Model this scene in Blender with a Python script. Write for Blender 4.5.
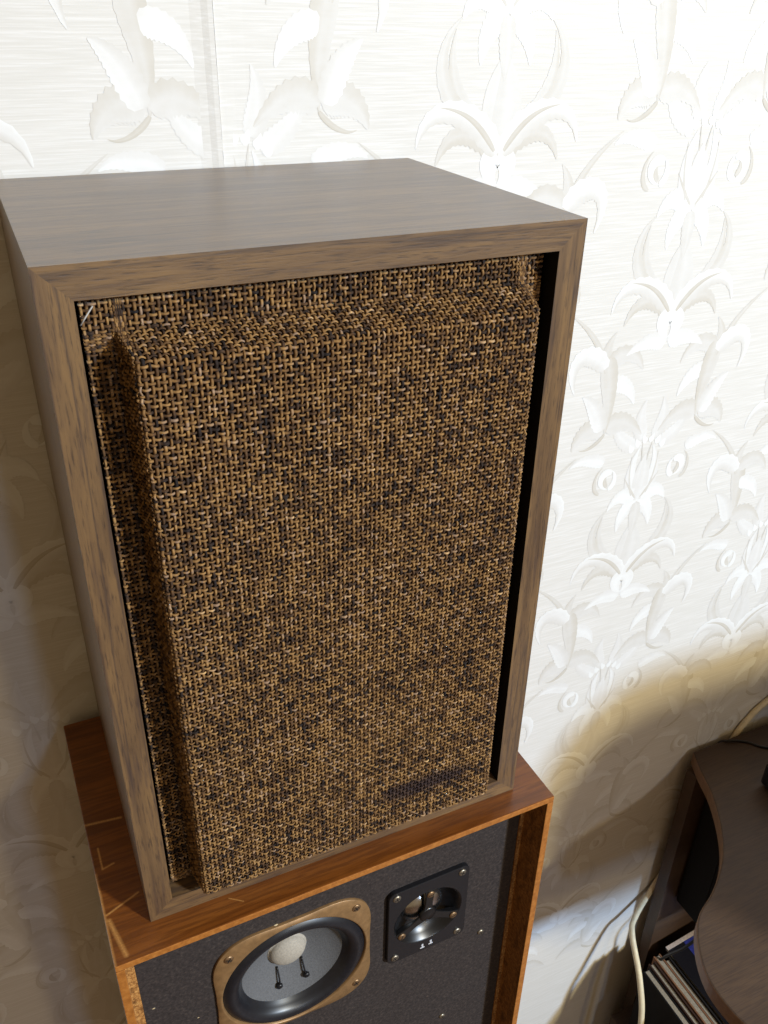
import bpy, bmesh, math, random
import numpy as np
from mathutils import Matrix, Vector

for o in list(bpy.data.objects): bpy.data.objects.remove(o, do_unlink=True)
scene = bpy.context.scene
COL = scene.collection
Z0 = 1.08            # height of the lower loudspeaker's top above the floor
random.seed(7); rng = np.random.default_rng(11)

# ------------------------------------------------------------------ camera
cam_d = bpy.data.cameras.new('camera'); cam = bpy.data.objects.new('camera', cam_d); COL.objects.link(cam)
cam_d.sensor_fit = 'HORIZONTAL'; cam_d.sensor_width = 36.0; cam_d.lens = 869.63 / 768 * 36
cam_d.clip_start = .01
rt = Vector((0.90887, -0.41671, 0.01741)); up = Vector((0.19669, 0.46503, 0.86317)); fw = Vector((0.36779, 0.78109, -0.50462))
M = Matrix.Identity(4)
for i in range(3): M[i][0] = rt[i]; M[i][1] = up[i]; M[i][2] = -fw[i]
M[0][3], M[1][3], M[2][3] = -0.01741, -0.37308, 0.50764 + Z0
cam.matrix_world = M
scene.camera = cam

# ------------------------------------------------------------------ light
w = bpy.data.worlds.new('world'); scene.world = w; w.use_nodes = True
bg = w.node_tree.nodes['Background']; bg.inputs[0].default_value = (1.0, .70, .36, 1); bg.inputs[1].default_value = .26

def area(name, loc, target, size, power, color, size_y=None):
    l = bpy.data.lights.new(name, 'AREA'); l.shape = 'RECTANGLE' if size_y else 'DISK'
    l.size = size
    if size_y: l.size_y = size_y
    l.energy = power; l.color = color
    o = bpy.data.objects.new(name, l); COL.objects.link(o)
    o.location = (loc[0], loc[1], loc[2] + Z0)
    d = Vector(target) - Vector(loc)
    o.rotation_euler = d.to_track_quat('-Z', 'Y').to_euler()
    return o
area('cool_ceiling_bulb', (1.85, -2.60, 1.35), (.45, .2, .0), .22, 138, (.50, .71, 1.0))
area('warm_ceiling_bulb', (1.75, -2.60, 1.58), (.45, .2, .0), .22, 74, (1.0, .80, .40))
area('window_daylight', (.36, -2.1, .60), (.2, .2, -.2), .16, 4.2, (.50, .70, 1.0))
area('warm_spot_fill', (.62, -2.1, .75), (.2, .2, -.2), .14, 4.8, (1.0, .74, .36))  # added warm light in place of a reflected spot on the left wall

vs = scene.view_settings
vs.view_transform = 'Standard'; vs.look = 'None'; vs.gamma = 1.0; vs.exposure = 0.0; vs.use_curve_mapping = False

# ------------------------------------------------------------------ helpers
def lin(r, g, b):
    f = lambda c: (c / 255 / 12.92) if c / 255 <= .04045 else ((c / 255 + .055) / 1.055) ** 2.4
    return (f(r), f(g), f(b), 1.0)

class NT:
    def __init__(s, name):
        s.m = bpy.data.materials.new(name); s.m.use_nodes = True; s.t = s.m.node_tree; s.n = s.t.nodes
        s.b = s.n['Principled BSDF']
    def add(s, typ, **kw):
        x = s.n.new(typ)
        for k, v in kw.items():
            if k == 'inp':
                for kk, vv in v.items():
                    if isinstance(vv, bpy.types.NodeSocket): s.t.links.new(vv, x.inputs[kk])
                    else: x.inputs[kk].default_value = vv
            else: setattr(x, k, v)
        return x
    def link(s, a, b): s.t.links.new(a, b)
    def obj(s): return s.add('ShaderNodeTexCoord').outputs['Object']
    def mapping(s, v, scale, loc=(0, 0, 0), rot=(0, 0, 0)):
        return s.add('ShaderNodeMapping', inp={'Vector': v, 'Scale': scale, 'Location': loc, 'Rotation': rot}).outputs[0]
    def noise(s, v, scale, detail=4, rough=.55, dist=0):
        return s.add('ShaderNodeTexNoise', inp={'Vector': v, 'Scale': scale, 'Detail': detail, 'Roughness': rough, 'Distortion': dist}).outputs[0]
    def ramp(s, f, stops, interp='LINEAR'):
        r = s.add('ShaderNodeValToRGB', inp={'Fac': f}); e = r.color_ramp.elements; r.color_ramp.interpolation = interp
        while len(e) < len(stops): e.new(.5)
        for el, (p, c) in zip(e, stops): el.position = p; el.color = c if len(c) == 4 else (*c, 1)
        return r.outputs[0]
    def mix(s, f, a, b, mode='MIX'):
        x = s.add('ShaderNodeMix', data_type='RGBA', blend_type=mode)
        for i, v in ((0, f), (6, a), (7, b)):
            if isinstance(v, bpy.types.NodeSocket): s.link(v, x.inputs[i])
            else: x.inputs[i].default_value = v
        return x.outputs[2]
    def math(s, op, a, b=0.0, clamp=False):
        x = s.add('ShaderNodeMath', operation=op, use_clamp=clamp)
        for i, v in enumerate((a, b)):
            if isinstance(v, bpy.types.NodeSocket): s.link(v, x.inputs[i])
            else: x.inputs[i].default_value = v
        return x.outputs[0]
    def bump(s, h, strength=.3, dist=.001):
        x = s.add('ShaderNodeBump', inp={'Height': h, 'Strength': strength, 'Distance': dist}); s.link(x.outputs[0], s.b.inputs['Normal'])
    def out(s, col=None, rough=None, metal=None, spec=None):
        for k, v in (('Base Color', col), ('Roughness', rough), ('Metallic', metal), ('Specular IOR Level', spec)):
            if v is None: continue
            if isinstance(v, bpy.types.NodeSocket): s.link(v, s.b.inputs[k])
            else: s.b.inputs[k].default_value = v
        return s.m
    def seg(s, v, a, b, wdt):
        """mask of a scratch running from a to b"""
        a = Vector(a); b = Vector(b); d = b - a
        pa = s.add('ShaderNodeVectorMath', operation='SUBTRACT', inp={0: v, 1: a}).outputs[0]
        dt = s.add('ShaderNodeVectorMath', operation='DOT_PRODUCT', inp={0: pa, 1: d / d.length_squared}).outputs['Value']
        t = s.math('MAXIMUM', s.math('MINIMUM', dt, 1.0), 0.0)
        q = s.add('ShaderNodeVectorMath', operation='SCALE', inp={0: d, 'Scale': t}).outputs[0]
        dist = s.add('ShaderNodeVectorMath', operation='DISTANCE', inp={0: pa, 1: q}).outputs['Value']
        return s.math('SUBTRACT', 1.0, s.math('DIVIDE', dist, wdt), clamp=True)

def walnut(name, axis):
    k = NT(name); v = k.obj()
    sc = {'x': (.07, 1, 1), 'z': (1, 1, .07)}[axis]
    mv = k.mapping(v, sc)
    n1 = k.noise(mv, 900, 5, .65)
    n2 = k.noise(mv, 95, 4, .6, .8)
    n3 = k.noise(mv, 300, 3, .6, .4)
    c = k.ramp(n2, [(.30, lin(78, 59, 43)), (.48, lin(104, 80, 55)), (.62, lin(118, 91, 60)), (.78, lin(96, 74, 52))])
    c = k.mix(k.ramp(n3, [(.52, (0, 0, 0)), (.66, (.55, .55, .55))]), c, lin(74, 58, 50))
    fl = k.ramp(n1, [(.36, (1, 1, 1)), (.48, (0, 0, 0))])
    c = k.mix(k.math('MULTIPLY', fl, .75), c, lin(56, 44, 38))
    # a few dark figure lines of the veneer
    n4 = k.noise(k.mapping(v, {'x': (.035, 1, 1), 'z': (1, 1, .035)}[axis]), 55, 2, .4, .3)
    ln = k.ramp(n4, [(.470, (0, 0, 0)), (.492, (1, 1, 1)), (.505, (0, 0, 0))])
    c = k.mix(k.math('MULTIPLY', ln, .6), c, lin(52, 44, 44))
    k.bump(n1, .25, .0004)
    return k.out(c, .31, 0, .85)
WAL_X = walnut('walnut_veneer_along', 'x'); WAL_Z = walnut('walnut_veneer_upright', 'z')

def plain(name, col, rough=.5, metal=0, spec=.5, var=.12, scale=300, bump=0):
    k = NT(name); v = k.obj(); n = k.noise(v, scale, 4, .6)
    dark = tuple(x * (1 - var * 2) for x in col[:3]) + (1,); light = tuple(min(1, x * (1 + var * 2)) for x in col[:3]) + (1,)
    c = k.ramp(n, [(.3, dark), (.7, light)])
    if bump: k.bump(n, bump, .0006)
    return k.out(c, rough, metal, spec)
MATTEBLACK = plain('matte_black', lin(16, 14, 13), .85, spec=.2)
BLACKPLASTIC = plain('black_plastic', lin(20, 20, 24), .38, spec=.45, var=.1)
BAFFLE = None
def mk_baffle():
    k = NT('dark_baffle_board'); v = k.obj()
    n = k.noise(v, 420, 5, .7); n2 = k.noise(v, 26, 4, .6)
    c = k.ramp(n, [(.30, lin(26, 24, 25)), (.55, lin(52, 46, 45)), (.75, lin(80, 70, 64))])
    c = k.mix(k.math('MULTIPLY', n2, .5), c, lin(44, 34, 30))
    fl = k.ramp(k.noise(v, 700, 2, .5), [(.70, (0, 0, 0)), (.76, (1, 1, 1))])
    c = k.mix(k.math('MULTIPLY', fl, .45), c, lin(120, 96, 70))
    k.bump(n, .5, .0006)
    return k.out(c, .72, 0, .35)
BAFFLE = mk_baffle()
def mk_chip():
    k = NT('raw_chipboard'); v = k.obj()
    n = k.noise(v, 520, 4, .7); n2 = k.noise(k.mapping(v, (1, 1, .35)), 260, 3, .6)
    c = k.ramp(n, [(.32, lin(92, 58, 26)), (.5, lin(160, 110, 58)), (.68, lin(196, 148, 86))])
    c = k.mix(k.ramp(n2, [(.55, (0, 0, 0)), (.7, (.7, .7, .7))]), c, lin(74, 44, 20))
    k.bump(n, .8, .0008)
    return k.out(c, .85, 0, .2)
CHIP = mk_chip()
def mk_chipdark():
    k = NT('stained_chipboard'); v = k.obj()
    n = k.noise(v, 420, 5, .7); n2 = k.noise(k.mapping(v, (1, 1, .3)), 120, 3, .6)
    c = k.ramp(n, [(.3, lin(84, 54, 28)), (.55, lin(150, 102, 56)), (.75, lin(176, 126, 74))])
    c = k.mix(k.ramp(n2, [(.5, (0, 0, 0)), (.7, (.8, .8, .8))]), c, lin(80, 50, 28))
    k.bump(n, .7, .0008)
    return k.out(c, .8, 0, .2)
CHIPDARK = mk_chipdark()
def mk_amber(name, axis, scr=()):
    k = NT(name); v = k.obj()
    mv = k.mapping(v, {'x': (.07, 1, 1), 'y': (1, .07, 1), 'z': (1, 1, .07)}[axis])
    n1 = k.noise(mv, 420, 5, .6); n2 = k.noise(mv, 60, 3, .5, .5)
    c = k.ramp(n2, [(.3, lin(100, 54, 18)), (.5, lin(118, 66, 23)), (.7, lin(134, 79, 30))])
    c = k.mix(k.ramp(n1, [(.42, (.6, .6, .6)), (.56, (0, 0, 0))]), c, lin(82, 42, 14))
    for a, b, wd in scr:
        nn = k.noise(v, 900, 2, .5)
        c = k.mix(k.math('MULTIPLY', k.seg(v, a, b, wd), k.math('ADD', nn, .15), clamp=True), c, lin(205, 150, 84))
    k.bump(n1, .06, .0004)
    m = k.out(c, .28, 0, .5)
    k.b.inputs['Coat Weight'].default_value = .12; k.b.inputs['Coat Roughness'].default_value = .18
    return m
SCR = [((-.026, .0945, 0), (-.002, .0915, 0), .0016), ((-.0212, .071, 0), (-.0211, .053, 0), .0010), ((-.0211, .0525, 0), (-.0135, .0545, 0), .0011),
       ((-.0245, .0165, 0), (-.003, .025, 0), .0011), ((-.0240, .012, 0), (-.0185, -.016, 0), .0022), ((-.0262, .05, 0), (-.0262, -.02, 0), .0016), ((.05, -.004, 0), (.058, -.010, 0), .0006)]
AMBER_TOP = mk_amber('amber_veneer_top', 'x', SCR); AMBER_Z = mk_amber('amber_veneer_side', 'z')
def mk_edge():
    k = NT('amber_edge_strip'); v = k.obj(); n = k.noise(v, 300, 4, .6)
    c = k.ramp(n, [(.3, lin(136, 82, 32)), (.55, lin(158, 99, 42)), (.75, lin(172, 114, 54))])
    return k.out(c, .35, 0, .5)
EDGE = mk_edge()

def link(o, parent=None):
    COL.objects.link(o)
    if parent: o.parent = parent
    return o
def empty(name, loc=(0, 0, 0), rz=0, label=None, cat=None, group=None):
    o = bpy.data.objects.new(name, None); o.empty_display_size = .05; COL.objects.link(o)
    o.location = (loc[0], loc[1], loc[2] + Z0); o.rotation_euler = (0, 0, rz)
    tag(o, label, cat, group); return o
def tag(o, label=None, cat=None, group=None, kind=None):
    for k, v in (('label', label), ('category', cat), ('group', group), ('kind', kind)):
        if v: o[k] = v
    return o
def mesh(name, verts, faces, mats, parent=None, smooth=False, fm=None, loc=None):
    me = bpy.data.meshes.new(name); me.from_pydata([tuple(v) for v in verts], [], faces); me.update()
    for m in (mats if isinstance(mats, (list, tuple)) else [mats]): me.materials.append(m)
    if fm:
        for p, i in zip(me.polygons, fm): p.material_index = i
    if smooth:
        for p in me.polygons: p.use_smooth = True
    bm = bmesh.new(); bm.from_mesh(me); bmesh.ops.recalc_face_normals(bm, faces=bm.faces); bm.to_mesh(me); bm.free()
    o = link(bpy.data.objects.new(name, me), parent)
    if loc: o.location = loc
    if not parent: o.location.z += Z0
    return o
def bevel(o, wd=.0008, seg=2):
    b = o.modifiers.new('bevel', 'BEVEL'); b.width = wd; b.segments = seg; b.limit_method = 'ANGLE'; b.angle_limit = math.radians(40); b.harden_normals = False
    return o
def box(name, lo, hi, mat, parent=None, bev=0, loc=None):
    (x0, y0, z0), (x1, y1, z1) = lo, hi
    V = [(x0, y0, z0), (x1, y0, z0), (x1, y1, z0), (x0, y1, z0), (x0, y0, z1), (x1, y0, z1), (x1, y1, z1), (x0, y1, z1)]
    F = [(0, 3, 2, 1), (4, 5, 6, 7), (0, 1, 5, 4), (1, 2, 6, 5), (2, 3, 7, 6), (3, 0, 4, 7)]
    o = mesh(name, V, F, mat, parent, loc=loc)
    if bev: bevel(o, bev)
    return o
def prism(name, poly, axis, a, b, mats, parent=None, fm=None, bev=0):
    """extrude a 2-D polygon along an axis from a to b"""
    n = len(poly)
    P = {'x': lambda p, t: (t, p[0], p[1]), 'y': lambda p, t: (p[0], t, p[1]), 'z': lambda p, t: (p[0], p[1], t)}[axis]
    V = [P(p, a) for p in poly] + [P(p, b) for p in poly]
    F = [(i, (i + 1) % n, n + (i + 1) % n, n + i) for i in range(n)] + [tuple(range(n))[::-1], tuple(range(n, 2 * n))]
    o = mesh(name, V, F, mats, parent, fm=fm)
    if bev: bevel(o, bev)
    return o
def lathe(name, prof, mat, parent, c, seg=48, axis='-y', smooth=True, shape=None):
    """revolve (radius, height) pairs; height points along the axis (-y = towards the viewer)"""
    V, F = [], []
    for r, h in prof:
        for i in range(seg):
            a = 2 * math.pi * i / seg; rr = r
            V.append((c[0] + rr * math.cos(a), c[1] - h, c[2] + rr * math.sin(a)))
    for j in range(len(prof) - 1):
        for i in range(seg):
            k = (i + 1) % seg
            F.append((j * seg + i, j * seg + k, (j + 1) * seg + k, (j + 1) * seg + i))
    if prof[0][0] > 1e-6 and prof[0][0] < .004: F.append(tuple(range(seg)))
    if prof[-1][0] < .02 and prof[-1][0] > 1e-6: F.append(tuple((len(prof) - 1) * seg + i for i in range(seg)))
    return mesh(name, V, F, mat, parent, smooth=smooth)
def tube(name, pts, r, mat, parent=None, seg=8, sub=8):
    P = [Vector(p) for p in pts]; Q = []
    for i in range(len(P) - 1):
        p0, p1, p2, p3 = P[max(i - 1, 0)], P[i], P[i + 1], P[min(i + 2, len(P) - 1)]
        for k in range(sub):
            t = k / sub
            Q.append(.5 * ((2 * p1) + (-p0 + p2) * t + (2 * p0 - 5 * p1 + 4 * p2 - p3) * t * t + (-p0 + 3 * p1 - 3 * p2 + p3) * t ** 3))
    Q.append(P[-1]); V, F = [], []
    nrm = None
    for i, q in enumerate(Q):
        d = (Q[min(i + 1, len(Q) - 1)] - Q[max(i - 1, 0)]).normalized()
        if nrm is None: nrm = d.orthogonal().normalized()
        nrm = (nrm - d * nrm.dot(d)).normalized(); bn = d.cross(nrm)
        for k in range(seg):
            a = 2 * math.pi * k / seg; V.append(q + nrm * r * math.cos(a) + bn * r * math.sin(a))
    for i in range(len(Q) - 1):
        for k in range(seg):
            l = (k + 1) % seg; F.append((i * seg + k, i * seg + l, (i + 1) * seg + l, (i + 1) * seg + k))
    F += [tuple(range(seg))[::-1], tuple((len(Q) - 1) * seg + k for k in range(seg))]
    return mesh(name, V, F, mat, parent, smooth=True)

# ================================================================== the room
YW = .213
def mk_paper():
    k = NT('cream_wallpaper'); v = k.obj()
    n = k.noise(k.mapping(v, (.03, 1, 1)), 900, 3, .6); n2 = k.noise(v, 6, 3, .5)
    c = k.ramp(n, [(.35, lin(208, 205, 200)), (.52, lin(213, 210, 206)), (.68, lin(221, 219, 217))])
    c = k.mix(k.math('MULTIPLY', n2, .25), c, lin(212, 208, 201))
    k.bump(n, .25, .0005)
    return k.out(c, .55, 0, .35)
PAPER = mk_paper()
def mk_print():
    k = NT('wallpaper_print'); v = k.obj()
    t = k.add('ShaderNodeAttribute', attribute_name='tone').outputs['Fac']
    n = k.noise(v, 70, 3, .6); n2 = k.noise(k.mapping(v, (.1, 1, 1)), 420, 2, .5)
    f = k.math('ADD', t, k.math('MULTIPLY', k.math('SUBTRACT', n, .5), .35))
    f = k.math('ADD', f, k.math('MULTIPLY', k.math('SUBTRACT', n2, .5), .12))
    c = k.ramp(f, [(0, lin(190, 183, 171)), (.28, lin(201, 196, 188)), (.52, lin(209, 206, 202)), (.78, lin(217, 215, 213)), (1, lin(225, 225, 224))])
    return k.out(c, .5, 0, .4)
PRINT = mk_print()
wall = box('wall_back', (-2.2, YW + .002, -Z0), (2.6, YW + .12, 1.5), PAPER); tag(wall, 'wall papered in cream with a pale leaf and flower pattern', kind='structure')
SEAM = .139
def sheet(x0, x1, lift_l, lift_r):
    xs = [(x0, YW - lift_l)]
    if lift_l: xs += [(x0 + .004, YW - lift_l * .8), (x0 + .010, YW - lift_l * .3), (x0 + .018, YW)]
    if lift_r: xs += [(x1 - .014, YW), (x1 - .007, YW - lift_r * .35), (x1 - .003, YW - lift_r * .85)]
    xs += [(x1, YW - lift_r)]
    poly = xs + [(x1, YW + .002), (x0, YW + .002)]
    o = prism('wallpaper_sheet', poly, 'z', -Z0, 1.5, PAPER, wall); o.location.z = 0
    return o
sheet(SEAM - 1.06, SEAM - .0003, 0, .0017); sheet(SEAM + .0003, SEAM + 1.06, .0004, 0)
sheet(SEAM + 1.0606, 2.6, 0, 0); sheet(-2.2, SEAM - 1.0606, 0, 0)

# the printed and embossed damask: leaves along bent spines, mirrored about each column
PV, PF, PT = [], [], []
def bez(P, t):
    P = [np.array(p, float) for p in P]
    while len(P) > 1: P = [a * (1 - t) + b * t for a, b in zip(P[:-1], P[1:])]
    return P[0]
def leaf_pts(sp, wd, t0, t1, ser=0, n=20, prof=.5, skew=0.0):
    V, T = [], []
    m = 5
    for i in range(n + 1):
        t = i / n; p = bez(sp, t); q = bez(sp, min(t + .02, 1)) - bez(sp, max(t - .02, 0)); q /= np.linalg.norm(q) + 1e-9
        nn = np.array([-q[1], q[0]])
        w_ = wd * (math.sin(math.pi * min(1, (t * .96 + .02)) ** prof) ** .8)
        if ser: w_ *= 1 + ser * .55 * ((i % 2) - .5)
        for j in range(m):
            s = j / (m - 1) * 2 - 1
            pp = p + nn * w_ * (s + skew)
            V.append(pp); T.append(t0 + (t1 - t0) * (j / (m - 1)) + (.12 if j == 2 else 0))
    F = [(i * m + j, i * m + j + 1, (i + 1) * m + j + 1, (i + 1) * m + j) for i in range(n) for j in range(m - 1)]
    return V, F, T
MOT = []      # (spine, half width, tone one side, tone other side, serration, layer)
A = MOT.append
# upper pair of thin bending leaves, from the sprout
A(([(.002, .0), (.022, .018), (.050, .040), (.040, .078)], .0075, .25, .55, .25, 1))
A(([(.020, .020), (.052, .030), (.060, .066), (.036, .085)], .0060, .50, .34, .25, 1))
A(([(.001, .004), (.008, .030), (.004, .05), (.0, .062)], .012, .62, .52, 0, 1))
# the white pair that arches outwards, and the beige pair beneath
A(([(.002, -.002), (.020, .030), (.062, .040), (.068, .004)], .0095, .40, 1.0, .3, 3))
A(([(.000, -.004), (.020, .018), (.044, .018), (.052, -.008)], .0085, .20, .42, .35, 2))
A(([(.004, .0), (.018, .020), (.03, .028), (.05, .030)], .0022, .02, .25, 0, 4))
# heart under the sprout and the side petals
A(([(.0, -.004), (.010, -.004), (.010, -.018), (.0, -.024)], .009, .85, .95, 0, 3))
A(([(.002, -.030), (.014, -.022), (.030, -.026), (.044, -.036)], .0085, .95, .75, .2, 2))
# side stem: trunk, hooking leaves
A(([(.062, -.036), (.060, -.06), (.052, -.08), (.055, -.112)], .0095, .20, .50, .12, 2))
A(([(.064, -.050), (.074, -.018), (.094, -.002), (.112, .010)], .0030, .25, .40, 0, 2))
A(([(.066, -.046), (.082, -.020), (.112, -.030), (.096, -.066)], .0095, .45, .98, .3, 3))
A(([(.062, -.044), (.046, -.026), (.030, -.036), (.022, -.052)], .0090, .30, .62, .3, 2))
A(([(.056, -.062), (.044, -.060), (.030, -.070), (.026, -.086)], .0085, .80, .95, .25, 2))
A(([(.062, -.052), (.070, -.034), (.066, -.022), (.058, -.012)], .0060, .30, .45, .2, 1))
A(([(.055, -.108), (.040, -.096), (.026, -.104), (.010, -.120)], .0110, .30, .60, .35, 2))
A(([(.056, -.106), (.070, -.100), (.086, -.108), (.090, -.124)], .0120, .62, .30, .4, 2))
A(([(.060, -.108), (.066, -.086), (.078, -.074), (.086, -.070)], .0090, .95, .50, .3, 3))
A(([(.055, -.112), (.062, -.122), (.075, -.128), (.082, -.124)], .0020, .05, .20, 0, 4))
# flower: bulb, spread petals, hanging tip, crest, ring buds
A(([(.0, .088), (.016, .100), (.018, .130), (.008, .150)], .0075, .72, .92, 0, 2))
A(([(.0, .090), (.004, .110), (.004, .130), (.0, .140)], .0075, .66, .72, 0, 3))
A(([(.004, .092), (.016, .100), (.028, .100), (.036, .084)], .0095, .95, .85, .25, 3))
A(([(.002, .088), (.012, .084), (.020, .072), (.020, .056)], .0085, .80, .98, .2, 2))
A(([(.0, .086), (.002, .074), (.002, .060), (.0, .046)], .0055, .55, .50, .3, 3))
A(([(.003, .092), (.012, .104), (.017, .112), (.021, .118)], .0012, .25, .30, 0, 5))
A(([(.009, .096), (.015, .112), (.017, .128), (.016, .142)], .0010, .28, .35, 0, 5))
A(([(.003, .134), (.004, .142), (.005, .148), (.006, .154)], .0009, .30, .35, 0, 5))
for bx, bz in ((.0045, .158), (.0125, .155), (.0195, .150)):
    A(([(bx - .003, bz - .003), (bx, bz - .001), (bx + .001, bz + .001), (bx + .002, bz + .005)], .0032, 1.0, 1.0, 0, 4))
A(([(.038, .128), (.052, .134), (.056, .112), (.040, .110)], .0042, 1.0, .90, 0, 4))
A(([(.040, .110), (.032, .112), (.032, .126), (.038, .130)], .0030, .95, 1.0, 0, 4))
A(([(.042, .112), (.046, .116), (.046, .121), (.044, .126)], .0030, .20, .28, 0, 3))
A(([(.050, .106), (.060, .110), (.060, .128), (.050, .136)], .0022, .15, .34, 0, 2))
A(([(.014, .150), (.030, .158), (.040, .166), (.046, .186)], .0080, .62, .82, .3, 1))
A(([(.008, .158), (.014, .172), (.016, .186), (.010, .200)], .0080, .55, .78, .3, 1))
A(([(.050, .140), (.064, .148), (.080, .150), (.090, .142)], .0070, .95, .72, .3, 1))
DX, DZ = .1950, .2840; li = 0
for ci in range(-10, 11):
    cx = .5405 + ci * DX
    if cx < -1.0 or cx > 1.7: continue
    for rj in range(-3, 4):
        cz = .2738 + rj * DZ + (DZ / 2 if ci % 2 else 0)
        if cz < -1.0 + .1 or cz > 1.2: continue
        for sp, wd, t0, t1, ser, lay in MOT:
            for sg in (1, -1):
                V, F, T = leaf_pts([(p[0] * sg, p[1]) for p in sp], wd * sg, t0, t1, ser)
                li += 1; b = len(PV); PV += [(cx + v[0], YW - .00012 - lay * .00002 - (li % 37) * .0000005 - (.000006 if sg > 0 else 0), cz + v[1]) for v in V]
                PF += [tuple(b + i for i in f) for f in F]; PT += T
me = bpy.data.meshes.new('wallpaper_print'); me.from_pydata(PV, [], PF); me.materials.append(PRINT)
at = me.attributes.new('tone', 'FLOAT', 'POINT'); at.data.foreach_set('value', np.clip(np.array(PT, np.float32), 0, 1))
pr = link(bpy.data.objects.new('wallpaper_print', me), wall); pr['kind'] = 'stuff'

def mk_floor():
    k = NT('brown_floor'); v = k.obj(); n = k.noise(k.mapping(v, (1, .1, 1)), 60, 4, .6)
    c = k.ramp(n, [(.3, lin(70, 48, 32)), (.7, lin(112, 80, 54))])
    return k.out(c, .5, 0, .4)
floor = box('floor', (-2.2, -3.0, -Z0 - .06), (2.6, YW + .12, -Z0), mk_floor()); tag(floor, kind='structure')
bb = box('baseboard_back', (-2.2, YW - .014, -Z0), (2.6, YW, -Z0 + .06), plain('brown_baseboard', lin(84, 58, 38), .5)); tag(bb, kind='structure')

# ================================================================== upper loudspeaker
W_, H_, D_, T_ = .27, .4149, .2098, .0152
up_s = empty('loudspeaker', (0, 0, 0), 0, 'walnut loudspeaker with woven brown grille cloth, standing on top of the amber one', 'loudspeaker')
prism('top_panel', [(0, H_), (W_, H_), (W_ - T_, H_ - T_), (T_, H_ - T_)], 'y', 0, D_, WAL_X, up_s)
prism('bottom_panel', [(0, 0), (T_, T_), (W_ - T_, T_), (W_, 0)], 'y', 0, D_, WAL_X, up_s)
def side(poly):
    # outer faces veneered, the face that lines the recess plain black
    return prism('side_panel', poly, 'y', 0, D_, [WAL_Z, MATTEBLACK], up_s, fm=[0, 1, 0, 0, 0, 0])
side([(0, 0), (T_, T_), (T_, H_ - T_), (0, H_)])
prism('side_panel', [(W_, H_), (W_ - T_, H_ - T_), (W_ - T_, T_), (W_, 0)], 'y', 0, D_, [WAL_Z, MATTEBLACK], up_s, fm=[0, 1, 0, 0, 0, 0])
box('back_panel', (T_, D_ - .012, T_), (W_ - T_, D_ - .002, H_ - T_), MATTEBLACK, up_s)

# grille: a stepped frame wrapped in woven cloth
gx = [.0168, .0315, .0352, .2380, .2420, .2532]; gz = [.0170, .0178, .0225, .3740, .3815, .3985]
YR, STEP = .0110, .0228
def axis_map(g):
    l1 = math.hypot(g[2] - g[1], STEP); l2 = math.hypot(g[4] - g[3], STEP)
    s = np.cumsum([0, g[1] - g[0], l1, g[3] - g[2], l2, g[5] - g[4]])
    return s, np.array(g), np.array([0, 0, 1, 1, 0, 0.])
SU, XU, HU = axis_map(gx); SV, ZV, HV = axis_map(gz)
def surf(u, v):
    x = np.zeros_like(u); y = np.zeros_like(u); z = np.zeros_like(u); k = 0
    for du in (-.0018, 0, .0018):
        for dv in (-.0018, 0, .0018):
            uu = np.clip(u + du, 0, SU[-1]); vv = np.clip(v + dv, 0, SV[-1])
            x += np.interp(uu, SU, XU); z += np.interp(vv, SV, ZV)
            y += YR - STEP * np.minimum(np.interp(uu, SU, HU), np.interp(vv, SV, HV)); k += 1
    return np.stack([x / k, y / k, z / k], -1)
def nrm(u, v):
    e = 4e-4
    a = surf(u + e, v) - surf(u - e, v); b = surf(u, v + e) - surf(u, v - e)
    n = np.cross(a, b); n /= np.linalg.norm(n, axis=-1, keepdims=True) + 1e-12
    return n            # x cross z = -y: towards the viewer
def mk_cloth():
    k = NT('woven_grille_cloth'); v = k.obj()
    t = k.add('ShaderNodeAttribute', attribute_name='tint').outputs['Fac']
    c = k.ramp(t, [(0, lin(22, 17, 18)), (.16, lin(42, 29, 22)), (.34, lin(84, 58, 33)), (.52, lin(122, 89, 50)), (.70, lin(150, 114, 68)), (.84, lin(138, 113, 94)), (1, lin(204, 164, 108))])
    # unfaded mark of a badge that was taken off
    p = k.add('ShaderNodeSeparateXYZ', inp={0: v})
    n = k.noise(v, 120, 3, .6)
    dx = k.math('ABSOLUTE', k.math('DIVIDE', k.math('SUBTRACT', p.outputs[0], .188), .034)); dz = k.math('ABSOLUTE', k.math('DIVIDE', k.math('SUBTRACT', p.outputs[2], .0555), .0088))
    d = k.math('ADD', k.math('POWER', dx, 4.0), k.math('POWER', dz, 2.0)); d = k.math('ADD', d, k.math('MULTIPLY', k.math('SUBTRACT', n, .5), 1.2))
    msk = k.math('SUBTRACT', 1.25, d, clamp=True)
    c = k.mix(k.math("MULTIPLY", msk, .88), c, lin(42, 28, 30))
    m = k.out(c, .75, 0, .25)
    k.b.inputs['Sheen Weight'].default_value = .05
    return m
CLOTH = mk_cloth()
PITCH = .00262; RAD = .00072; AMP = .00066
V_all, F_all, T_all = [], [], []; base = 0
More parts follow.
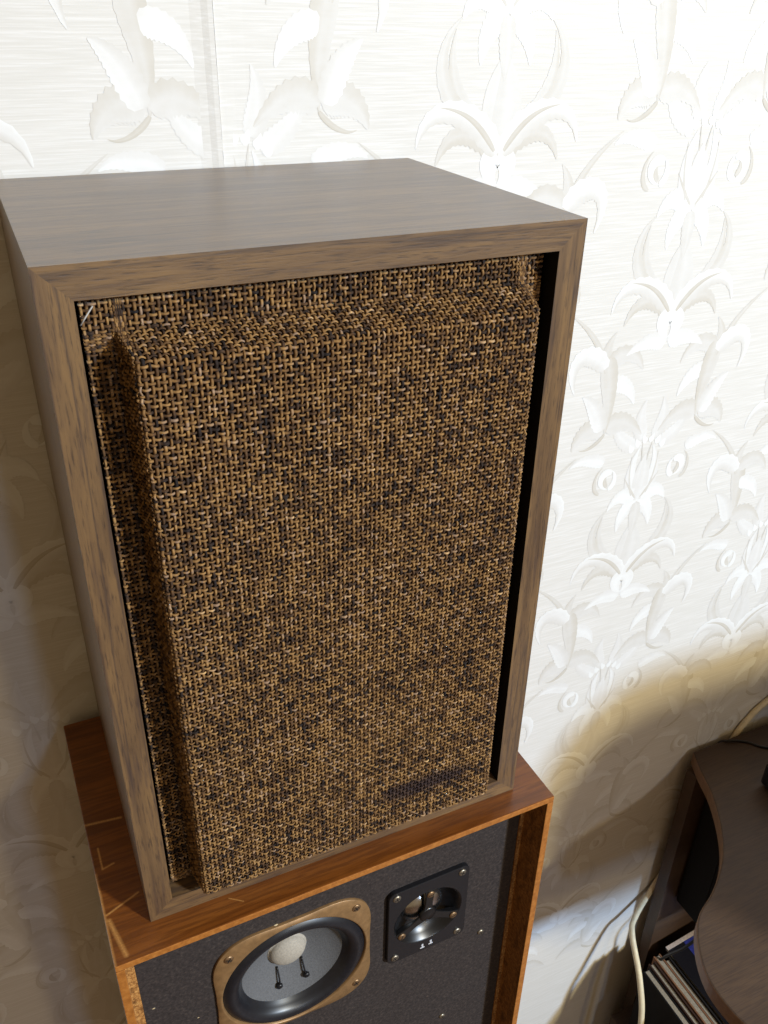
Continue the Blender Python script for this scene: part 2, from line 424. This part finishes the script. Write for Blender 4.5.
def threads(along_v):
    global base
    Lt, La = (SU[-1], SV[-1]) if along_v else (SV[-1], SU[-1])
    nt = int(Lt / PITCH); ns = int(La / PITCH) * 3 + 1
    for i in range(nt):
        a0 = (i + .5) * PITCH; s = np.linspace(0, La, ns)
        wob = np.interp(s, np.linspace(0, La, 40), rng.normal(0, .00016, 40))
        a = a0 + wob
        ph = np.pi * s / PITCH + (0 if (i % 2) ^ along_v else np.pi)
        off = AMP * np.sin(ph)
        u, v = (a, s) if along_v else (s, a)
        C = surf(u, v); N = nrm(u, v)
        tz = np.array([1, 0, 0.]) if along_v else np.array([0, 0, 1.])
        eps = 3e-4
        S = (surf(u + eps, v) - surf(u - eps, v)) if along_v else (surf(u, v + eps) - surf(u, v - eps))
        S /= np.linalg.norm(S, axis=-1, keepdims=True) + 1e-12
        Cc = C + N * (off + .0002)[:, None]
        rad = RAD * (1 + np.interp(s, np.linspace(0, La, 60), rng.normal(0, .14, 60)))
        ring = np.stack([Cc + S * rad[:, None] * 1.05, Cc + N * rad[:, None] * .72, Cc - S * rad[:, None] * 1.05, Cc - N * rad[:, None] * .72], 1)
        V_all.append(ring.reshape(-1, 3))
        m = max(8, int(La / .0034))
        tn = np.interp(s, np.linspace(0, La, m), np.clip(rng.beta(1.6, 1.7, m) * .92 + rng.normal(0, .05) + (0 if along_v else .05), 0, 1))
        T_all.append(np.repeat(tn, 4))
        idx = np.arange(ns - 1)[:, None] * 4 + base
        for k in range(4):
            l = (k + 1) % 4
            F_all.append(np.concatenate([idx + k, idx + l, idx + 4 + l, idx + 4 + k], 1))
        base += ns * 4
threads(True); threads(False)
V_ = np.concatenate(V_all).astype(np.float32); F_ = np.concatenate(F_all).astype(np.int32); T_a = np.concatenate(T_all).astype(np.float32)
me = bpy.data.meshes.new('grille_cloth')
me.vertices.add(len(V_)); me.vertices.foreach_set('co', V_.ravel())
me.loops.add(F_.size); me.loops.foreach_set('vertex_index', F_.ravel())
me.polygons.add(len(F_)); me.polygons.foreach_set('loop_start', np.arange(0, F_.size, 4, dtype=np.int32))
me.polygons.foreach_set('use_smooth', np.ones(len(F_), bool))
me.update(calc_edges=True); me.validate()
at = me.attributes.new('tint', 'FLOAT', 'POINT'); at.data.foreach_set('value', T_a)
me.materials.append(CLOTH)
gf_v, gf_f = [], []
us = np.unique(np.concatenate([SU, np.linspace(0, SU[-1], 60)])); vs_ = np.unique(np.concatenate([SV, np.linspace(0, SV[-1], 80)]))
UU, VV = np.meshgrid(us, vs_, indexing='ij')
Sg = surf(UU, VV) - nrm(UU, VV) * .0012
nu, nv = UU.shape
gf_v = Sg.reshape(-1, 3).tolist(); gf_f = [(i * nv + j, (i + 1) * nv + j, (i + 1) * nv + j + 1, i * nv + j + 1) for i in range(nu - 1) for j in range(nv - 1)]
grille = mesh('grille_frame', gf_v, gf_f, plain('brown_black_backing', lin(38, 21, 9), .9, spec=.1), up_s)
cl = link(bpy.data.objects.new('grille_cloth', me), grille)
tag(cl, 'brown and gold woven cloth with a dark badge mark', kind='stuff')
tube('loose_thread', [(.0166, .004, .3880), (.0186, .001, .3918), (.0226, .003, .3960)], .0004, plain('pale_lint', lin(170, 165, 160), .8), grille, 5, 5)

# ================================================================== lower loudspeaker
lo_s = empty('loudspeaker', (0, 0, 0), .0099, 'amber veneered loudspeaker with bare drivers and no grille, under the walnut one', 'loudspeaker')
X0, X1, YF, YB, HL = -.0266, .2947, -.0213, .2031, .64
LIP, YS = .0056, .0030
prism('top_panel', [(YF, 0), (YB, 0), (YB, -.016), (YS, -.016), (YS, -LIP), (YF, -LIP)], 'x', X0, X1, [AMBER_TOP, EDGE, CHIPDARK], lo_s, fm=[0, 0, 2, 2, 2, 1, 0, 0], bev=.0007)
prism('bottom_panel', [(YF, -HL), (YB, -HL), (YB, -HL + .016), (YS, -HL + .016), (YS, -HL + LIP), (YF, -HL + LIP)], 'x', X0, X1, [AMBER_TOP, EDGE, CHIPDARK], lo_s, fm=[0, 0, 2, 2, 2, 1, 0, 0], bev=.0007)
prism('side_panel', [(X0, YF), (X0 + LIP, YF), (X0 + LIP, YS), (X0 + .0115, YS), (X0 + .0115, YB), (X0, YB)], 'z', -HL + LIP, -LIP, [AMBER_Z, EDGE, CHIP, CHIPDARK], lo_s, fm=[1, 3, 2, 3, 0, 0, 0, 0], bev=.0005)
prism('side_panel', [(X1, YF), (X1, YB), (X1 - .0092, YB), (X1 - .0092, YS), (X1 - LIP, YS), (X1 - LIP, YF)], 'z', -HL + LIP, -LIP, [AMBER_Z, EDGE, CHIP, CHIPDARK], lo_s, fm=[0, 0, 3, 2, 3, 1, 0, 0], bev=.0005)
BY = .0042
def holed_board(name, x0, x1, z0, z1, y0, y1, holes, mat, parent):
    from mathutils.geometry import tessellate_polygon
    loops = [[(x0, z0), (x1, z0), (x1, z1), (x0, z1)]]
    for cx, cz, r in holes: loops.append([(cx + r * math.cos(2 * math.pi * i / 48), cz + r * math.sin(2 * math.pi * i / 48)) for i in range(48)])
    flat = [p for l in loops for p in l]; n = len(flat)
    tri = tessellate_polygon([[Vector((p[0], p[1], 0)) for p in l] for l in loops])
    V = [(p[0], y0, p[1]) for p in flat] + [(p[0], y1, p[1]) for p in flat]
    F = [tuple(t) for t in tri] + [tuple(n + i for i in t) for t in tri]; b = 0
    for l in loops:
        m = len(l); F += [(b + i, b + (i + 1) % m, n + b + (i + 1) % m, n + b + i) for i in range(m)]; b += m
    return mesh(name, V, F, mat, parent)
baffle = holed_board('baffle', X0 + .0116, X1 - .0093, -HL + .0162, -.0162, BY, BY + .016, [(.0948, -.119, .0575), (.134, -.43, .1005), (.2052, -.1162, .0310)], BAFFLE, lo_s)
box('back_panel', (X0 + .0116, YB - .010, -HL + .0162), (X1 - .0093, YB - .001, -.0162), plain('brown_fibreboard', lin(96, 66, 40), .8), lo_s)

BRASS = plain('bronze_painted_metal', lin(138, 106, 70), .42, .35, .5, .10, 160)
STEEL = plain('zinc_screw_metal', lin(150, 142, 128), .38, .85, .5, .15, 900)
RUST = plain('dull_brass_screw_metal', lin(140, 112, 82), .45, .8, .5, .18, 900)
SLOT = plain('screw_slot_shadow_metal', lin(40, 34, 30), .7, .4)
RUBBER = plain('black_rubber', lin(24, 25, 30), .36, 0, .5, .1, 200)
CONE = plain('grey_paper_cone', lin(92, 92, 94), .78, 0, .25, .10, 900, .3)
CAP = plain('pale_felt_cap', lin(158, 150, 138), .7, 0, .3, .08, 700, .2)
SILVER = plain('polished_aluminium', lin(200, 202, 208), .22, 1.0, .5, .03)
HORN = plain('black_moulded_plastic', lin(15, 15, 17), .32, 0, .5, .1)
WHITE = plain('white_marking_paint', lin(190, 192, 200), .6)

def screw(c, r, mat, parent, rot=.6, cross=True, h=.0012):
    s = lathe('screw', [(r, -.0006), (r, h * .35), (r * .82, h * .8), (r * .4, h), (.0001, h)], [mat, SLOT], parent, c, 20)
    me = s.data; bm = bmesh.new(); bm.from_mesh(me)
    for k in ((0, 1) if cross else (0,)):
        a = rot + k * math.pi / 2
        d = Vector((math.cos(a), 0, math.sin(a))); e = Vector((-math.sin(a), 0, math.cos(a)))
        cc = Vector((c[0], c[1] - h - .00008, c[2]))
        L, w2 = r * .62, r * .13
        vs4 = [bm.verts.new(cc + d * L * i + e * w2 * j) for i, j in ((-1, -1), (1, -1), (1, 1), (-1, 1))]
        f = bm.faces.new(vs4); f.material_index = 1
        if f.normal.y > 0: f.normal_flip()
    bm.to_mesh(me); bm.free()
    return s

def driver(name, c, k, screws, leads=True, frame_mat=BRASS):
    """ring with four ears, rubber surround, paper cone, dust cap; k = scale"""
    seg = 96
    def ear(a, r):
        s = abs(math.sin(2 * a)) ** 2.6
        return r + .0135 * k * s
    prof = [(.0606, 0, 1), (.0606, .0022, 1), (.0586, .0030, .30), (.0580, .0034, 0), (.0568, .0034, 0), (.0560, .0010, 0), (.0560, -.004, 0)]
    V, F = [], []
    for r, h, e in prof:
        for i in range(seg):
            a = 2 * math.pi * i / seg
            rr = (r * k) + (ear(a, 0)) * e
            V.append((c[0] + rr * math.cos(a), c[1] - h * k, c[2] + rr * math.sin(a)))
    for j in range(len(prof) - 1):
        for i in range(seg):
            l = (i + 1) % seg; F.append((j * seg + i, j * seg + l, (j + 1) * seg + l, (j + 1) * seg + i))
    fr = mesh(name, V, F, frame_mat, lo_s, smooth=True); bevel(fr, .0003, 1)
    # roll surround
    sp = []
    for q in range(13):
        t = q / 12; r = .0565 - t * .0165
        h = .0010 + .0038 * math.sin(math.pi * min(1, t * 1.25)) - (max(0, t - .75) * .022)
        sp.append((r * k, h * k))
    lathe('surround', sp, RUBBER, fr, c, 72)
    cp = [(.0405 * k, -.0040 * k), (.0380 * k, -.0068 * k), (.030 * k, -.0118 * k), (.020 * k, -.0165 * k), (.012 * k, -.0200 * k), (.001 * k, -.022 * k)]
    lathe('cone', cp, CONE, fr, c, 72)
    dp = []
    for q in range(9):
        a = q / 8 * math.pi / 2
        dp.append((.0148 * k * math.cos(a) + 1e-5, (-.0180 + .0085 * math.sin(a)) * k))
    cap = lathe('dust_cap', [(.0158 * k, -.0184 * k), (.0156 * k, -.0176 * k)] + dp, CAP, fr, c, 48)
    if leads:
        for ax in (-.0095, .0105):
            a0 = (c[0] + ax, c[1] + .0162 * k, c[2] - .0145); b0 = (c[0] + ax * 1.02, c[1] + .0108 * k, c[2] - .0235); e0 = (c[0] + ax * 1.1, c[1] + .0095 * k, c[2] - .0285)
            tube('lead_wire', [a0, b0, e0], .0007, BLACKPLASTIC, fr, 6, 4)
            ey = lathe('lead_eyelet', [(.0026, -.0006), (.0024, .0012), (.0012, .0016), (.0001, .0016)], BLACKPLASTIC, fr, (e0[0], e0[1] - .0002, e0[2]), 12)
    for sx, sz in screws:
        screw((c[0] + sx, c[1] - .0024 * k, c[2] + sz), .0036 * (1 if k < 1.4 else 1.3), RUST, fr, rot=random.uniform(0, 3), cross=True)
    return fr
driver('midrange_driver', (.0948, BY, -.119), 1.0, [(-.0487, .0468), (.0487, .0468), (.0487, -.0468), (-.0487, -.0468)])
driver('woofer', (.134, BY, -.43), 1.75, [(-.085, .082), (.085, .082), (.085, -.082), (-.085, -.082)])

# tweeter: moulded plate, bowl, silver dome, three-armed guard
tc = (.2052, BY, -.1162)
def rrect(hw, hh, r, n=6):
    P = []
    for cx, cz, a0 in ((hw - r, hh - r, 0), (-hw + r, hh - r, 90), (-hw + r, -hh + r, 180), (hw - r, -hh + r, 270)):
        for i in range(n + 1):
            a = math.radians(a0 + 90 * i / n); P.append((cx + r * math.cos(a), cz + r * math.sin(a)))
    return P
def plate(name, outer, hole_r, y0, y1, mat, parent, c, seg):
    """slab with a round hole; outer has seg points"""
    V, F = [], []
    a_of = [math.atan2(p[1], p[0]) for p in outer]
    hole = [(hole_r * math.cos(a), hole_r * math.sin(a)) for a in a_of]
    n = len(outer)
    for ring, y in ((outer, y0), (outer, y1), (hole, y1), (hole, y0)):
        V += [(c[0] + p[0], c[1] - y, c[2] + p[1]) for p in ring]
    for j in range(3):
        for i in range(n):
            l = (i + 1) % n; F.append((j * n + i, j * n + l, (j + 1) * n + l, (j + 1) * n + i))
    return mesh(name, V, F, mat, parent)
outer = []
raw = rrect(.0352, .0432, .006, 5)
for i in range(len(raw)):
    p, q = raw[i], raw[(i + 1) % len(raw)]
    d = math.hypot(q[0] - p[0], q[1] - p[1]); m = max(1, int(d / .004))
    outer += [(p[0] + (q[0] - p[0]) * t / m, p[1] + (q[1] - p[1]) * t / m) for t in range(m)]
tw = plate('tweeter', outer, .0300, -.001, .0040, BLACKPLASTIC, lo_s, tc, len(outer)); bevel(tw, .0006)
lathe('horn', [(.0302, .0038), (.0290, .0030), (.0270, -.0010), (.0225, -.0050), (.0180, -.0080), (.0165, -.0090)], HORN, tw, tc, 56)
dm = [(.0185 * math.cos(q / 10 * math.pi / 2) + 1e-5, -.0090 + .0095 * math.sin(q / 10 * math.pi / 2)) for q in range(11)]
lathe('dome', dm, SILVER, tw, tc, 48)
def arm(ang, parent):
    # tapered arm from the rim to the hub of the guard
    d = Vector((math.cos(ang), 0, math.sin(ang))); e = Vector((-math.sin(ang), 0, math.cos(ang))); c = Vector(tc)
    V = []
    for r, w2, yb, yt in ((.0300, .0052, .0005, .0042), (.0225, .0036, -.0010, .0040), (.0130, .0034, .0012, .0036), (.0040, .0046, .0020, .0034)):
        for s, y in ((-1, yb), (1, yb), (1, yt), (-1, yt)): V.append(c + d * r + e * w2 * s + Vector((0, -y, 0)))
    F = [(0, 1, 2, 3), (12, 15, 14, 13)]
    for j in range(3):
        for i in range(4):
            l = (i + 1) % 4; F.append((j * 4 + i, j * 4 + l, (j + 1) * 4 + l, (j + 1) * 4 + i))
    o = mesh('guard_arm', V, F, HORN, parent); bevel(o, .0006); return o
for a in (88, 208, 332): arm(math.radians(a), tw)
lathe('guard_hub', [(.0075, .0018), (.0075, .0034), (.006, .0042), (.0001, .0046)], HORN, tw, (tc[0], tc[1], tc[2] + .001), 24)
for a in (88, 208, 332):
    screw((tc[0] + .0262 * math.cos(math.radians(a)), tc[1] - .0042, tc[2] + .0262 * math.sin(math.radians(a))), .0033, RUST, tw, rot=random.uniform(0, 3), cross=False)
for sx, sz in ((-.0285, .0370), (.0285, .0370), (.0285, -.0370), (-.0285, -.0370)):
    screw((tc[0] + sx, tc[1] - .0040, tc[2] + sz), .0034, STEEL, tw, rot=random.uniform(0, 3))
for gx_, gz_ in ((-.0036, -.0368), (.0040, -.0358)):      # the two small white figures moulded under the bowl
    c0 = (tc[0] + gx_, tc[2] + gz_)
    pts = [(-.0020, -.0026), (.0020, -.0026), (.0020, -.0017), (.0008, -.0014), (.0007, .0024), (-.0004, .0024), (-.0014, .0014), (-.0006, .0010), (-.0006, -.0014), (-.0020, -.0017)]
    prism('marking', [(c0[0] + a, c0[1] + b) for a, b in pts], 'y', tc[1] - .00425, tc[1] - .0038, WHITE, tw)
for x, z in ((.2604, -.1759), (.2289, -.2787)):
    screw((x, BY, z), .0030, STEEL, baffle, rot=.4, h=.0016)
for x, z, s in ((.0821, -.0585, .0022), (-.0085, -.0960, .0013), (.0200, -.128, .0010)):
    V = [(x - s, BY - .0001, z - s * .3), (x + s, BY - .0001, z - s * .1), (x + s * .5, BY - .0002, z + s * .4), (x - s * .4, BY - .0001, z + s * .3), (x, BY - s * .45, z)]
    mesh('wood_chip', V, [(0, 1, 4), (1, 2, 4), (2, 3, 4), (3, 0, 4), (0, 3, 2, 1)], plain('pale_splinter', lin(196, 176, 140), .8), baffle)

# stand that carries the pair
st = empty('speaker_stand', (0, 0, -Z0), 0, 'dark wooden stand under the amber loudspeaker', 'stand')
DARKW = plain('dark_stained_wood', lin(58, 40, 28), .5, 0, .4)
hst = Z0 - HL
box('stand_top', (X0 - .01, YF - .01, hst - .02), (X1 + .01, YB, hst), DARKW, st, .002)
for lx in (X0, X1 - .035):
    for ly in (YF, YB - .04): box('leg', (lx, ly, 0), (lx + .035, ly + .035, hst - .02), DARKW, st, .002)

# ================================================================== desk with its things
DZT = -.335
def mk_desk():
    k = NT('dark_walnut_laminate'); v = k.obj()
    mv = k.mapping(v, (.05, 1, 1), rot=(0, 0, math.radians(-8)))
    n1 = k.noise(mv, 600, 5, .65); n2 = k.noise(mv, 40, 3, .5, .4)
    c = k.ramp(n2, [(.3, lin(62, 46, 34)), (.5, lin(69, 51, 37)), (.7, lin(76, 57, 41))])
    c = k.mix(k.ramp(n1, [(.40, (.7, .7, .7)), (.56, (0, 0, 0))]), c, lin(52, 37, 29))
    k.bump(n1, .1, .0004)
    return k.out(c, .5, 0, .4)
DESK = mk_desk(); DESKEDGE = plain('walnut_edge_band', lin(112, 86, 66), .5, 0, .4, .08, 200)
curve = [(.7106, .2042), (.6971, .1761), (.682, .1381), (.6539, .0926), (.6244, .0596), (.5868, .0335), (.5544, .0182), (.5365, .003), (.5197, -.0202), (.5090, -.046), (.5070, -.0721), (.5099, -.0929), (.519, -.110), (.540, -.124), (.59, -.130), (.66, -.131)]
def smooth_curve(P, sub=4):
    P = [Vector((*p, 0)) for p in P]; Q = []
    for i in range(len(P) - 1):
        p0, p1, p2, p3 = P[max(i - 1, 0)], P[i], P[i + 1], P[min(i + 2, len(P) - 1)]
        for k in range(sub):
            t = k / sub; q = .5 * ((2 * p1) + (-p0 + p2) * t + (2 * p0 - 5 * p1 + 4 * p2 - p3) * t * t + (-p0 + 3 * p1 - 3 * p2 + p3) * t ** 3)
            Q.append((q.x, q.y))
    Q.append((P[-1].x, P[-1].y)); return Q
cv = smooth_curve(curve)
desk = empty('desk', (1.2, 0, -Z0), 0, 'dark brown wooden desk with a wavy front edge against the papered wall', 'desk')
poly = [(p[0] - 1.2, p[1]) for p in cv] + [(1.9 - 1.2, -.131), (1.9 - 1.2, .2042)]
n = len(poly)
prism('desk_top', poly, 'z', Z0 + DZT - .020, Z0 + DZT, [DESK, DESKEDGE], desk, fm=[1] * n + [0, 0], bev=.002)
box('side_panel', (.02, -.11, 0), (.04, .19, Z0 + DZT - .02), DESK, desk)
box('side_panel', (.66, -.11, 0), (.68, .19, Z0 + DZT - .02), DESK, desk)
box('added_shade_board', (-.50, .180, .05), (.019, .198, Z0 + DZT - .02), DESK, desk)  # board added to give the dim, shaded area under the desk
box('shelf', (-.545, -.11, Z0 - .88), (.02, .179, Z0 - .86), DESK, desk)
box('side_panel', (-.545, -.11, 0), (-.525, .179, Z0 - .88), DESK, desk)

# black box at the frame's edge, on the desk
bxo = empty('router', (.7475, .127, DZT), 0, 'black plastic box on the desk at the right edge of the photo', 'router')
box('body', (0, -.10, .004), (.16, 0, .040), BLACKPLASTIC, bxo, .004)
for fx in (.02, .14):
    for fy in (-.085, -.015): box('foot', (fx - .006, fy - .006, 0), (fx + .006, fy + .006, .0045), RUBBER, bxo)

CABLE = plain('ivory_cable_sheath', lin(214, 200, 168), .5, 0, .4, .06, 120)
tag(tube('cable', [(1.05, .208, -.20), (.92, .208, -.245), (.8305, .208, -.2942), (.8048, .208, -.3151), (.7869, .2085, -.3447), (.7730, .2085, -.395), (.7621, .208, -.4501), (.7496, .207, -.5231), (.7077, .206, -.6049), (.6680, .192, -.6400), (.6520, .176, -.6500), (.6425, .136, -.694), (.633, .107, -.751), (.628, .09, -.90), (.62, .08, -1.02), (.60, .06, -1.0755)], .0042, CABLE, None, 10, 8),
    'thick ivory cable running down the wall behind the desk', 'cable')
tag(tube('cable', [(.7500, .2085, -.40), (.7580, .2075, -.345), (.7660, .199, -.3325), (.7873, .189, -.3335), (.8050, .170, -.3335), (.8500, .150, -.3335), (.90, .148, -.3335), (.96, .15, -.3335)], .0016, BLACKPLASTIC, None, 8, 8),
    'thin black cable crossing the back edge of the desk', 'cable')

# black box hung under the desk
pc = empty('under_desk_box', (.725, .125, DZT - .28), 0, 'black box hanging under the desk near the wall', 'box')
box('body', (0, 0, 0), (.18, .0535, .2595), MATTEBLACK, pc, .003)
box('side_cover', (-.0015, .006, .006), (.0003, .048, .250), MATTEBLACK, pc)
tag(tube('cable', [(.735, .1255, -.60), (.722, .120, -.612), (.702, .125, -.64), (.692, .150, -.70), (.690, .168, -.80), (.70, .172, -.857)], .0022, BLACKPLASTIC, None, 8, 6), 'short black cable looping down from the black box under the desk', 'cable')

# upright sleeves on the shelf
PAGE = plain('paper_pages', lin(142, 132, 116), .8, 0, .2, .2, 800)
cols = [lin(18, 15, 14), lin(54, 36, 28), lin(120, 84, 60), lin(30, 26, 24), lin(40, 44, 60), lin(90, 76, 60), lin(36, 34, 40)]
names = ['pale-edged magazine standing nearest the wall corner, leftmost under the desk', 'brown-covered magazine standing second from the left under the desk', 'tan-edged magazine standing third from the left under the desk', 'black-covered magazine standing fourth from the left under the desk']
zb = -.86
for i in range(4):
    x = .6585 + i * .0133; yb = (.1465, .1515, .157, .149)[i]
    m = empty('magazine', (x, yb, zb), 0, names[i], 'magazine', 'magazines standing on the shelf under the desk')
    cm = plain('magazine_cover_%d' % i, cols[i], .85, 0, .2, .1, 90)
    t = .0118; hgt = -.700 - zb + (0, .002, .004, -.001)[i]
    box('cover', (0, -.235, 0), (.0022, 0, hgt), cm, m); box('cover', (t - .0022, -.235, 0), (t, 0, hgt), cm, m)
    box('pages', (.0023, -.232, .002), (t - .0023, -.0015, hgt - (.004 if i % 2 else .001)), PAGE, m)
mg = empty('magazine', (.7125, .163, -.698), 0, 'magazine with a black and blue cover resting aslant beside the standing ones', 'magazine')
mg.rotation_euler = (0, math.radians(-10), 0)
DKC = plain('black_cover', lin(22, 20, 24), .35); BLU = plain('blue_cover_print', lin(44, 50, 120), .4); PAL = plain('pale_cover_print', lin(176, 160, 150), .5)
box('pages', (.001, -.219, -.0075), (.149, -.001, -.0012), PAGE, mg)
box('cover', (0, -.22, -.0011), (.15, 0, 0), DKC, mg); box('cover', (0, -.22, -.0087), (.15, 0, -.0076), DKC, mg)
box('cover_print', (.028, -.085, .0), (.148, -.007, .0003), BLU, mg); box('cover_print', (.0, -.0065, .0), (.15, -.0005, .0003), PAL, mg); box('cover_print', (.050, -.100, .0), (.10, -.087, .0003), PAL, mg)
stk = empty('carton_box', (.722, -.05, zb), 0, 'plain brown carton beneath the slanting magazine', 'box')
box('carton', (0, 0, 0), (.06, .19, .150), plain('brown_carton', lin(70, 54, 40), .8), stk)
box('flap', (0, 0, .1502), (.06, .094, .1514), plain('brown_carton_flap', lin(76, 58, 42), .8), stk)

# office chair in front of the desk, outside the frame: added so its backrest throws the shadow on the wall
ch = empty('shadow_chair', (1.015, -.34, -Z0), 0, 'black office chair added out of view to shade the wall', 'chair')
FAB = plain('black_chair_fabric', lin(26, 25, 27), .9, 0, .2, .15, 500)
yb_ = -.42 + .34
bo = [(p[0], p[1]) for p in rrect(.245, .163, .125, 10)]
V, F = [], []
nb = len(bo)
for (s, y) in ((.96, .03), (1.0, .018), (1.0, -.008), (.96, -.02)):
    for p in bo: V.append((p[0] * s, yb_ + y + .35 * p[0] ** 2, Z0 - .003 + p[1] * s))
for j in range(3):
    for i in range(nb):
        l = (i + 1) % nb; F.append((j * nb + i, j * nb + l, (j + 1) * nb + l, (j + 1) * nb + i))
F += [tuple(range(nb))[::-1], tuple(range(3 * nb, 4 * nb))]
mesh('backrest', V, F, FAB, ch)
so = rrect(.225, .205, .07, 8); V, F = [], []; nb = len(so)
for s, z in ((.95, .40), (1, .415), (1, .445), (.95, .46)):
    for p in so: V.append((p[0] * s, p[1] * s * .85 + .09, z))
for j in range(3):
    for i in range(nb):
        l = (i + 1) % nb; F.append((j * nb + i, j * nb + l, (j + 1) * nb + l, (j + 1) * nb + i))
F += [tuple(range(nb))[::-1], tuple(range(3 * nb, 4 * nb))]
mesh('seat', V, F, FAB, ch)
tube('back_post', [(0, .02, .40), (0, -.11, .42), (0, -.135, .60), (0, yb_ - .022, Z0 - .05)], .016, BLACKPLASTIC, ch, 10, 6)
tube('gas_column', [(0, .10, .09), (0, .10, .41)], .025, BLACKPLASTIC, ch, 14, 2)
for i in range(5):
    a = math.radians(90 + 72 * i); ex, ey = .27 * math.cos(a), .10 + .27 * math.sin(a)
    lg = tube('base_leg', [(0, .10, .10), (ex * .6, .10 + (ey - .10) * .6, .085), (ex, ey, .068)], .014, BLACKPLASTIC, ch, 8, 3)
    tube('caster', [(ex - .012, ey, .0275), (ex + .012, ey, .0275)], .0275, RUBBER, lg, 14, 1)
